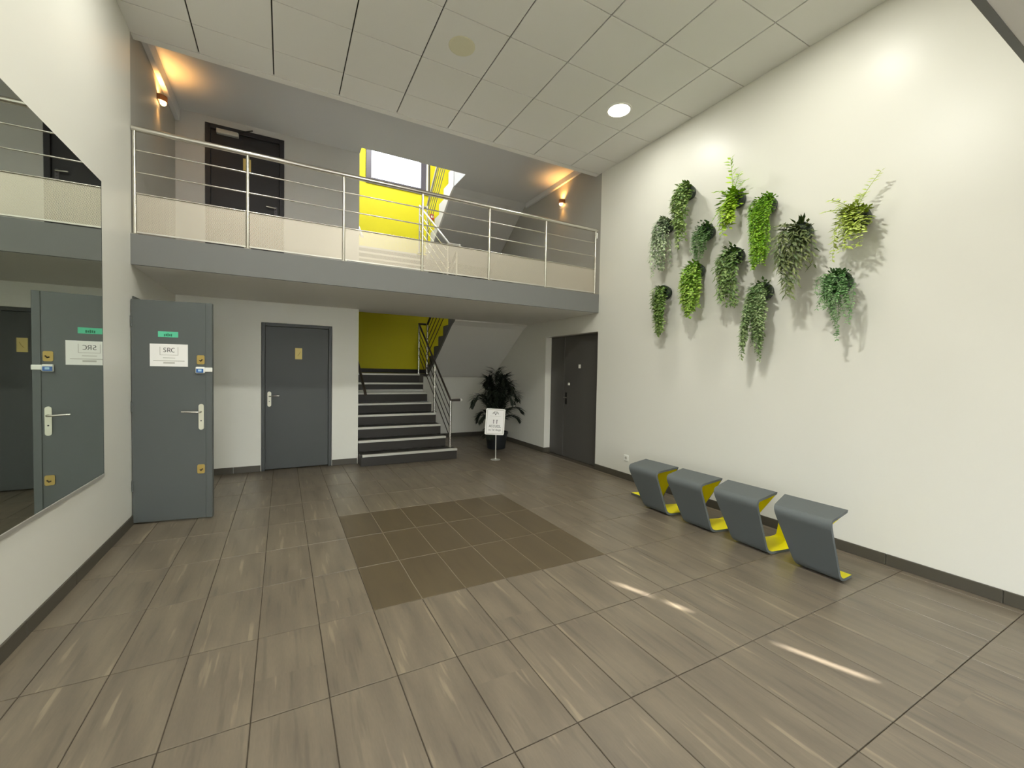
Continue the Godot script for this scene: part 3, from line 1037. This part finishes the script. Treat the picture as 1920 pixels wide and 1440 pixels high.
# ---------------------------------------------------------------- ribbon bench
func bench() -> void:
	var s := thing("ribbon_bench", "coiled ribbon bench of four grey seats with yellow inside along the right wall", "bench", Vector3(3.5, 0, -2.3))
	var o := s.position
	var t := 0.02
	# corner points of one coil: x, y, near edge z after the seat corner, width, radius
	var key := [
		[3.60, 0.452, 0.0, 0.44, 0.014], [3.195, 0.452, 0.075, 0.375, 0.07], [3.385, 0.012, 0.065, 0.29, 0.06], [3.80, 0.012, 0.13, 0.24, 0.06]]
	var kinds := ["seat", "front_panel", "base_strip", "back_panel"]
	var pts := []      # [x, y, z, width]
	var cut := []      # index where each stretch starts, and its kind
	var all := []
	all.append([3.60, 0.012, -3.51 + 0.09, 0.25, 0.0])
	all.append([3.80, 0.012, -3.51 + 0.13, 0.24, 0.06])
	for c in 4:
		var zc := -3.01 + 0.5 * c
		for k in 4:
			var q: Array = key[k]
			if c == 3 and k == 3:
				all.append([3.545, 0.012, zc + 0.06, 0.25, 0.0])
			else:
				all.append([q[0], q[1], zc + q[2], q[3], q[4]])
	for i in all.size():
		var q: Array = all[i]
		var p := Vector3(q[0], q[1], q[2])
		if q[4] == 0.0:
			pts.append([p, q[3]])
			cut.append(pts.size() - 1)
			continue
		var before: Array = all[i - 1]
		var after: Array = all[i + 1]
		var a := (Vector3(before[0], before[1], before[2]) - p)
		var b := (Vector3(after[0], after[1], after[2]) - p)
		var r: float = q[4]
		var pa := p + a.normalized() * r
		var pb := p + b.normalized() * r
		var wa: float = lerpf(q[3], before[3], r / a.length())
		var wb: float = lerpf(q[3], after[3], r / b.length())
		var n := 8 if r > 0.03 else 3
		for k in n + 1:
			var f := float(k) / n
			var m := pa.lerp(p, f).lerp(p.lerp(pb, f), f)
			pts.append([m, lerpf(wa, wb, f)])
			if k == n / 2:
				cut.append(pts.size() - 1)
	# normals in the x-y plane, pointing out of the coil
	var outs := []
	for i in pts.size():
		var p: Vector3 = pts[maxi(i - 1, 0)][0]
		var q: Vector3 = pts[mini(i + 1, pts.size() - 1)][0]
		outs.append(Vector3(-(q.y - p.y), q.x - p.x, 0).normalized() * -1.0)
	# coil runs base -> back -> seat -> front: outside is on the right hand of the path
	var order := ["base_strip", "back_panel"]
	for c in 4:
		order.append_array(["seat", "front_panel", "base_strip", "back_panel"])
	for c in cut.size() - 1:
		var shell_mb := MB.new()
		var lin := MB.new()
		for i in range(cut[c], cut[c + 1]):
			var p0: Vector3 = pts[i][0] - o
			var p1: Vector3 = pts[i + 1][0] - o
			var w0 := Vector3(0, 0, -pts[i][1])
			var w1 := Vector3(0, 0, -pts[i + 1][1])
			var n0: Vector3 = outs[i]
			var n1: Vector3 = outs[i + 1]
			var h0 := n0 * (t / 2)
			var h1 := n1 * (t / 2)
			var u := [Vector2(0, i * 0.1), Vector2(0, i * 0.1 + 0.1), Vector2(0.4, i * 0.1 + 0.1), Vector2(0.4, i * 0.1)]
			# outside face, inside face, two edges
			shell_mb.quadn([p0 + h0, p0 + h0 + w0, p1 + h1 + w1, p1 + h1], [n0, n0, n1, n1], u)
			lin.quadn([p0 - h0, p1 - h1, p1 - h1 + w1, p0 - h0 + w0], [-n0, -n1, -n1, -n0], u)
			shell_mb.quad(p0 - h0, p0 + h0, p1 + h1, p1 - h1)
			shell_mb.quad(p0 + h0 + w0, p0 - h0 + w0, p1 - h1 + w1, p1 + h1 + w1)
		for e in [cut[c], cut[c + 1]]:
			if (c == 0 and e == cut[c]) or (c == cut.size() - 2 and e == cut[c + 1]):
				var p: Vector3 = pts[e][0] - o
				var wv := Vector3(0, 0, -pts[e][1])
				var hh: Vector3 = outs[e] * (t / 2)
				shell_mb.quad(p - hh, p + hh, p + hh + wv, p - hh + wv)
		var part := put(order[c], shell_mb, M.felt, s)
		put("yellow_lining", lin, M.felt_yellow, part)


# ---------------------------------------------------------------- plants on the wall
func leaf(mb: MB, at: Vector3, dir: Vector3, up: Vector3, l: float, w: float) -> void:
	var d := dir.normalized()
	var s := d.cross(up)
	if s.length() < 0.05:
		s = d.cross(Vector3.RIGHT)
	s = s.normalized()
	var n := s.cross(d).normalized()
	var mid := at + d * l * 0.45 + n * l * 0.06
	var tip := at + d * l - n * l * 0.1
	var a := mid + s * w * 0.5 - n * w * 0.12
	var b := mid - s * w * 0.5 - n * w * 0.12
	mb.tri(at, a, mid)
	mb.tri(at, mid, b)
	mb.tri(a, tip, mid)
	mb.tri(mid, tip, b)


func wall_plant(y: float, z: float, length: float, o: Dictionary, label: String) -> void:
	var r := RandomNumberGenerator.new()
	r.seed = o.get("seed", 1)
	var s := thing("hanging_plant", label, "plant", Vector3(XR, y, z), 0.0, "plants in wall pots")
	var pr: float = o.get("pot", 0.085)
	var ax := Vector3(-1, 0.12, 0).normalized()
	var mb := MB.new()
	mb.lathe([Vector2(0.0, 0.0), Vector2(pr * 0.62, 0.0), Vector2(pr * 0.9, 0.03), Vector2(pr, 0.075), Vector2(pr * 0.98, 0.11), Vector2(pr * 0.9, 0.12), Vector2(pr * 0.86, 0.1), Vector2(0.0, 0.095)], Vector3(0.006, 0, 0), ax, 24)
	put("pot", mb, M.pot, s)
	mb = MB.new()
	mb.colored = true
	var c0: Color = o.c0.srgb_to_linear()
	var c1: Color = o.c1.srgb_to_linear()
	var n: int = o.get("strands", 36)
	var ll: float = o.get("leaf", 0.03)
	var lw: float = o.get("wide", 0.014)
	var spread: float = o.get("spread", 0.09)
	var gap: float = o.get("gap", 0.014)
	# locks of stems, each with a place and a length of its own
	var locks := []
	var nl: int = o.get("locks", 7)
	for k in nl:
		locks.append([lerpf(-spread, spread, (k + 0.5) / nl) + r.randf_range(-0.015, 0.015), r.randf_range(1.0 - 0.5 * o.get("uneven", 1.0), 1.0), -r.randf_range(0.1, 0.12 + o.get("deep", 0.1))])
	locks[nl / 2][1] = 1.0
	for k in n:
		var a := r.randf() * TAU
		var rr := pr * sqrt(r.randf()) * 0.85
		var lock: Array = locks[k % nl]
		var p := Vector3(-0.1, sin(a) * rr, cos(a) * rr)
		var v := Vector3(-r.randf_range(0.5, 1.2), r.randf_range(-0.2, 0.9) * o.get("lift", 0.7), r.randf_range(-1, 1) * 0.8).normalized()
		var aim: float = lock[0] + r.randf_range(-0.012, 0.012)
		var reach: float = lock[2] + r.randf_range(-0.015, 0.015)
		var far: float = length * lock[1] * (1.0 - pow(r.randf(), o.get("ragged", 1.5)) * 0.7)
		var step := gap
		var walked := 0.0
		var stem := [p]
		var stop: float = -length * lock[1] * r.randf_range(0.85, 1.04)
		while walked < far + 0.12:
			var pull := clampf(walked / 0.12, 0.0, 1.0)
			var want := Vector3((reach - p.x) * 3.0, -1.0, (aim - p.z) * 3.0).normalized()
			v = v.lerp(want, 0.12 + 0.3 * pull).normalized()
			v += Vector3(r.randf_range(-1, 1), 0, r.randf_range(-1, 1)) * 0.12
			p += v.normalized() * step
			p.x = minf(p.x, -0.015)
			walked += step
			if p.y < stop:
				break
			stem.append(p)
			var sh := r.randf_range(0.7, 1.25)
			mb.tint = c0.lerp(c1, clampf(r.randf() * 0.7 + 0.3 * walked / maxf(far, 0.01), 0, 1)) * sh
			for side in [-1.0, 1.0]:
				if r.randf() < 0.12:
					continue
				var dir: Vector3 = (v * o.get("along", 0.5) + Vector3(r.randf_range(-0.8, 0.3), r.randf_range(-0.4, 0.5), side * r.randf_range(0.4, 1.0))).normalized()
				leaf(mb, p, dir, Vector3(-0.6, 0.8, 0), ll * r.randf_range(0.7, 1.25), lw * r.randf_range(0.75, 1.2))
		if stem.size() > 2:
			mb.tint = c0 * 0.6
			mb.tube(stem, 0.0012, 3, false)
	# crown of leaves in the mouth of the pot
	for k in int(o.get("crown", 60)):
		var a := r.randf() * TAU
		var q := sqrt(r.randf())
		var dirn := Vector3(-r.randf_range(0.4, 1.0), sin(a) * q * 0.75 - 0.12, cos(a) * q * 0.95)
		mb.tint = c0.lerp(c1, r.randf()) * r.randf_range(0.65, 1.15)
		var base := Vector3(-0.09, sin(a) * q * pr * 0.9, cos(a) * q * pr * 0.9) + dirn * r.randf_range(0.0, 0.06)
		leaf(mb, base, dirn, Vector3.UP, ll * r.randf_range(0.9, 1.5), lw * r.randf_range(0.9, 1.5))
	# upright or sideways sprigs
	for g in o.get("sprigs", []):
		var p: Vector3 = Vector3(-0.12, 0.04, 0)
		var end: Vector3 = g[0]
		var st := [p]
		for k in 10:
			var f := (k + 1) / 10.0
			var q := p.lerp(end, f) + Vector3(0, sin(f * PI) * 0.02, 0)
			st.append(q)
			mb.tint = c0.lerp(c1, 0.4 + 0.6 * r.randf()) * r.randf_range(0.9, 1.3)
			if f > 0.25:
				for side in [-1.0, 1.0]:
					var dd := (end - p).normalized() * 0.35 + Vector3(r.randf_range(-0.9, 0.3), r.randf_range(-0.25, 0.2), side * r.randf_range(0.5, 1.0))
					leaf(mb, q, dd, Vector3(-0.7, 0.7, 0), g[1] * (1.15 - f * 0.4) * r.randf_range(0.8, 1.1), g[1] * 0.34)
		mb.tint = c0
		mb.tube(st, 0.002, 4, false)
	var fo := put("foliage", mb, M.leaf, s)
	fo.set_meta("kind", "stuff")


func wall_plants() -> void:
	var c := func(r: int, g: int, b: int) -> Color: return Color8(r, g, b)
	wall_plant(3.44, -3.31, 0.68, {"seed": 1, "c0": c.call(70, 118, 34), "c1": c.call(150, 172, 92), "leaf": 0.046, "wide": 0.026, "strands": 40, "spread": 0.095, "gap": 0.024, "ragged": 1.0, "crown": 110, "uneven": 1.3}, "mid-green bushy trailing plant in the highest pot on the left")
	wall_plant(3.16, -2.72, 0.38, {"seed": 2, "c0": c.call(122, 176, 8), "c1": c.call(176, 206, 60), "leaf": 0.055, "wide": 0.036, "strands": 20, "spread": 0.06, "gap": 0.026, "crown": 70, "sprigs": [[Vector3(-0.2, 0.36, 0.02), 0.085], [Vector3(-0.18, 0.2, 0.1), 0.06], [Vector3(-0.12, 0.14, 0.13), 0.05], [Vector3(-0.3, 0.06, -0.08), 0.05], [Vector3(-0.26, -0.2, -0.12), 0.045], [Vector3(-0.24, -0.26, -0.08), 0.045]]}, "lime green plant with one upright feathery sprig")
	wall_plant(3.0, -2.41, 0.62, {"seed": 3, "c0": c.call(84, 148, 10), "c1": c.call(150, 192, 48), "leaf": 0.026, "wide": 0.018, "strands": 60, "spread": 0.1, "gap": 0.016, "ragged": 1.6, "crown": 260, "locks": 9, "uneven": 0.5}, "bright green dense curtain plant with tiny leaves, just right of the lime green plant")
	wall_plant(2.66, -2.1, 0.6, {"seed": 4, "c0": c.call(56, 82, 44), "c1": c.call(122, 132, 78), "leaf": 0.075, "wide": 0.02, "strands": 24, "spread": 0.13, "gap": 0.034, "along": 0.9, "deep": 0.14, "lift": 0.5, "pot": 0.09, "crown": 70, "locks": 6, "sprigs": [[Vector3(-0.27, 0.05, -0.08), 0.07], [Vector3(-0.25, -0.04, -0.12), 0.07]]}, "dark plant with long narrow pointed leaves")
	wall_plant(2.66, -1.69, 0.36, {"seed": 5, "c0": c.call(160, 182, 30), "c1": c.call(190, 206, 110), "leaf": 0.042, "wide": 0.022, "strands": 14, "spread": 0.12, "gap": 0.026, "ragged": 0.8, "pot": 0.09, "crown": 190, "uneven": 1.4, "sprigs": [[Vector3(-0.12, 0.3, 0.16), 0.05], [Vector3(-0.32, 0.12, -0.06), 0.06], [Vector3(-0.3, 0.05, -0.12), 0.05], [Vector3(-0.15, 0.16, 0.06), 0.05]]}, "pale yellow-green plant with a thin curved sprig, furthest right of the top row")
	wall_plant(3.15, -3.59, 0.58, {"seed": 6, "c0": c.call(66, 104, 54), "c1": c.call(184, 198, 160), "leaf": 0.05, "wide": 0.022, "strands": 26, "spread": 0.11, "gap": 0.028, "along": 0.8, "ragged": 1.0, "crown": 60}, "grey-green plant with pale tipped leaves, upper one at the left end of the group")
	wall_plant(2.93, -3.05, 0.34, {"seed": 7, "c0": c.call(50, 100, 36), "c1": c.call(110, 146, 84), "leaf": 0.024, "wide": 0.02, "strands": 26, "spread": 0.11, "gap": 0.016, "pot": 0.085, "crown": 260, "ragged": 0.8, "uneven": 1.5}, "small round dark green plant with short trails above the thick bright green one")
	wall_plant(2.6, -2.71, 0.56, {"seed": 8, "c0": c.call(62, 104, 40), "c1": c.call(132, 154, 88), "leaf": 0.052, "wide": 0.024, "strands": 30, "spread": 0.12, "gap": 0.026, "along": 0.8, "ragged": 1.1, "crown": 90, "locks": 6}, "olive green leafy plant hanging in the middle of the group")
	wall_plant(2.54, -3.16, 0.54, {"seed": 9, "c0": c.call(96, 154, 20), "c1": c.call(160, 188, 80), "leaf": 0.044, "wide": 0.028, "strands": 44, "spread": 0.1, "gap": 0.02, "ragged": 1.8, "crown": 130, "uneven": 0.7}, "bright green thick plant beside the narrow one at the lower left")
	wall_plant(2.2, -2.42, 0.64, {"seed": 10, "c0": c.call(62, 106, 38), "c1": c.call(146, 164, 112), "leaf": 0.036, "wide": 0.018, "strands": 56, "spread": 0.13, "gap": 0.018, "deep": 0.17, "ragged": 1.5, "pot": 0.09, "crown": 130, "locks": 8, "uneven": 0.8}, "long grey-green plant hanging lowest on the wall")
	wall_plant(2.18, -1.8, 0.46, {"seed": 11, "c0": c.call(50, 116, 36), "c1": c.call(132, 164, 112), "leaf": 0.026, "wide": 0.016, "strands": 30, "spread": 0.25, "gap": 0.017, "ragged": 0.6, "pot": 0.095, "crown": 320, "uneven": 1.4, "locks": 6}, "bushy plant with sparse thin strands, furthest right in the bottom row")
	wall_plant(2.37, -3.6, 0.54, {"seed": 12, "c0": c.call(68, 110, 38), "c1": c.call(136, 160, 84), "leaf": 0.044, "wide": 0.028, "strands": 26, "spread": 0.065, "gap": 0.022, "ragged": 1.6, "pot": 0.085, "locks": 5, "uneven": 0.7}, "narrow leafy green plant, lower one at the left end of the group")


# ---------------------------------------------------------------- palm and sign
func palm_and_sign() -> void:
	var s := thing("potted_palm", "dark potted palm under the stairs behind the white sign", "plant", Vector3(3.45, 0, -6.95))
	var mb := MB.new()
	mb.lathe([Vector2(0.0, 0.0), Vector2(0.155, 0.0), Vector2(0.165, 0.01), Vector2(0.2, 0.27), Vector2(0.212, 0.27), Vector2(0.212, 0.31), Vector2(0.195, 0.31), Vector2(0.19, 0.27), Vector2(0.0, 0.265)], Vector3.ZERO, Vector3.UP, 32)
	put("pot", mb, M.pot_black, s)
	mb = MB.new()
	mb.lathe([Vector2(0.19, 0.266), Vector2(0.1, 0.285), Vector2(0.0, 0.28)], Vector3.ZERO, Vector3.UP, 24)
	put("soil", mb, M.soil, s)
	put("trunk", one_tube([Vector3(0, 0.26, 0), Vector3(0.01, 0.4, 0.01), Vector3(0, 0.5, 0)], 0.035, 10), M.palm, s)
	var r := RandomNumberGenerator.new()
	r.seed = 21
	# direction (degrees, 0 = right, 90 = to the back), height it climbs, reach
	var fr := [[180, 0.66, 0.56, 0.5], [165, 0.55, 0.5, 0.35], [200, 0.8, 0.3, 0.4], [90, 0.95, 0.16, 0.15], [40, 0.92, 0.3, 0.2], [130, 0.88, 0.26, 0.2], [0, 0.66, 0.5, 0.35], [20, 0.76, 0.46, 0.35], [-15, 0.36, 0.54, 0.24], [-60, 0.6, 0.4, 0.3], [230, 0.5, 0.45, 0.35], [-110, 0.72, 0.35, 0.3], [100, 0.6, 0.42, 0.3], [60, 0.6, 0.45, 0.3], [190, 0.24, 0.44, 0.3], [-35, 0.2, 0.46, 0.2], [215, 0.0, 0.42, 0.36], [150, 0.3, 0.4, 0.4], [-90, 0.35, 0.35, 0.3], [75, 1.0, 0.18, 0.1], [0, 0.9, 0.2, 0.14], [10, 0.82, 0.36, 0.25], [170, 0.84, 0.22, 0.2], [-75, 0.88, 0.24, 0.15], [-130, 0.6, 0.3, 0.2], [50, 0.74, 0.4, 0.25], [-40, 0.8, 0.32, 0.25]]
	for f in fr:
		var a := deg_to_rad(f[0])
		var out := Vector3(cos(a), 0, -sin(a))
		var fm := MB.new()
		var ax := []
		for k in 15:
			var t := k / 14.0
			var y: float = 0.46 + f[1] * (sin(t * PI * 0.62) / sin(PI * 0.5)) - f[3] * t * t * 0.55
			ax.append(out * (f[2] * t * (1.0 - 0.12 * t)) + Vector3(0, y, 0))
		fm.tube(ax, 0.006, 5, false, 0.002)
		for k in range(2, 15):
			for h in 2:
				var t := (k + h * 0.5) / 14.5
				var base: Vector3 = ax[k] if h == 0 else ax[k].lerp(ax[mini(k + 1, 14)], 0.5)
				var tan: Vector3 = (ax[mini(k + 1, 14)] - ax[k - 1]).normalized()
				var side := tan.cross(Vector3.UP)
				if side.length() < 0.1:
					side = tan.cross(out.rotated(Vector3.UP, PI / 2))
				side = side.normalized()
				var ln := 0.25 * sin(PI * clampf(0.16 + t * 0.78, 0, 1)) + 0.03
				for q in [-1.0, 1.0]:
					var dir: Vector3 = (tan * 0.75 + side * q * 0.8 + Vector3(0, -0.22 + r.randf_range(-0.1, 0.15), 0)).normalized()
					leaf(fm, base, dir, Vector3.UP, ln * r.randf_range(0.85, 1.1), 0.034)
		put("frond", fm, M.palm, s)
	# reception sign on its stand
	var g := thing("standing_sign", "white reception sign on a thin stand in front of the palm", "sign", Vector3(2.991, 0, -6.042))
	mb = MB.new()
	mb.lathe([Vector2(0.0, 0.0), Vector2(0.075, 0.0), Vector2(0.078, 0.006), Vector2(0.02, 0.014), Vector2(0.012, 0.03), Vector2(0.0, 0.03)], Vector3.ZERO, Vector3.UP, 28)
	put("base", mb, M.nosing, g)
	put("pole", one_tube([Vector3(0, 0.02, 0), Vector3(0, 0.46, 0)], 0.008, 10), M.alu, g)
	var b := Node3D.new()
	b.name = "board"
	g.add_child(b, true)
	b.position = Vector3(-0.025, 0.612, 0.012)
	b.rotation = Vector3(0, deg_to_rad(-16), deg_to_rad(-3))
	mb = MB.new()
	mb.plate(Vector3(0, 0, -0.006), Vector3.RIGHT, Vector3.UP, 0.31, 0.415, 0.014, 0.02)
	put("frame", mb, M.plastic, b)
	mb = MB.new()
	mb.plate(Vector3(0, 0, 0.006), Vector3.RIGHT, Vector3.UP, 0.272, 0.38, 0.0025, 0.004)
	put("groove", mb, M.ink_pale, b)
	mb = MB.new()
	mb.plate(Vector3(0, 0, 0.007), Vector3.RIGHT, Vector3.UP, 0.26, 0.368, 0.003, 0.003)
	put("panel", mb, M.paper, b)
	mb = MB.new()
	for k in 7:
		var a := PI * k / 6.0
		mb.plate(Vector3(cos(a) * 0.042, 0.128 + sin(a) * 0.03, 0.0095), Vector3.RIGHT, Vector3.UP, 0.012, 0.012, 0.0015, 0.005)
	mb.plate(Vector3(0, 0.118, 0.0095), Vector3.RIGHT, Vector3.UP, 0.018, 0.018, 0.0015, 0.008)
	mb.plate(Vector3(-0.016, 0.138, 0.0095), Vector3.RIGHT, Vector3.UP, 0.014, 0.014, 0.0015, 0.006)
	mb.plate(Vector3(0.018, 0.138, 0.0095), Vector3.RIGHT, Vector3.UP, 0.014, 0.014, 0.0015, 0.006)
	put("emblem", mb, M.ink, b)
	put("rule", one_box(Vector3(-0.085, 0.088, 0.0095), Vector3(0.085, 0.0905, 0.0108)), M.ink_pale, b)
	mb = MB.new()
	for x in [-0.024, 0.028]:
		mb.box(Vector3(x - 0.004, -0.03, 0.0095), Vector3(x + 0.004, 0.028, 0.011))
		mb.tri(Vector3(x - 0.012, 0.02, 0.0108), Vector3(x + 0.012, 0.02, 0.0108), Vector3(x, 0.036, 0.0108))
	put("arrows", mb, M.ink, b)
	text("ACCUEIL", 0.05, M.ink, b, Vector3(0, -0.072, 0.0106))
	text("au 1er étage", 0.036, M.ink, b, Vector3(0, -0.13, 0.0106), "small_lettering")


func small_things() -> void:
	var s := thing("wall_socket", "white power socket low on the right wall beside the bench", "socket", Vector3(XR, 0.29, -4.22))
	var mb := MB.new()
	mb.box(Vector3(-0.01, -0.041, -0.041), Vector3(0, 0.041, 0.041), 0.003)
	put("face_plate", mb, M.plastic, s)
	put("outlet", one_tube([Vector3(-0.0095, 0, 0), Vector3(-0.0112, 0, 0)], 0.021, 18), M.ink_pale, s)
	put("earth_pin", one_tube([Vector3(-0.011, 0.008, 0), Vector3(-0.0125, 0.008, 0)], 0.004, 8), M.ink, s)
	var f := thing("fire_call_point", "small red fire alarm box on the yellow stairwell wall", "fire alarm", Vector3(2.97, 4.885, ZY))
	put("box", one_box(Vector3(-0.045, -0.06, 0), Vector3(0.045, 0.06, 0.05), 0.006), M.red, f)
	put("press_plate", one_box(Vector3(-0.025, -0.025, 0.05), Vector3(0.025, 0.025, 0.053), 0.001), M.paper, f)
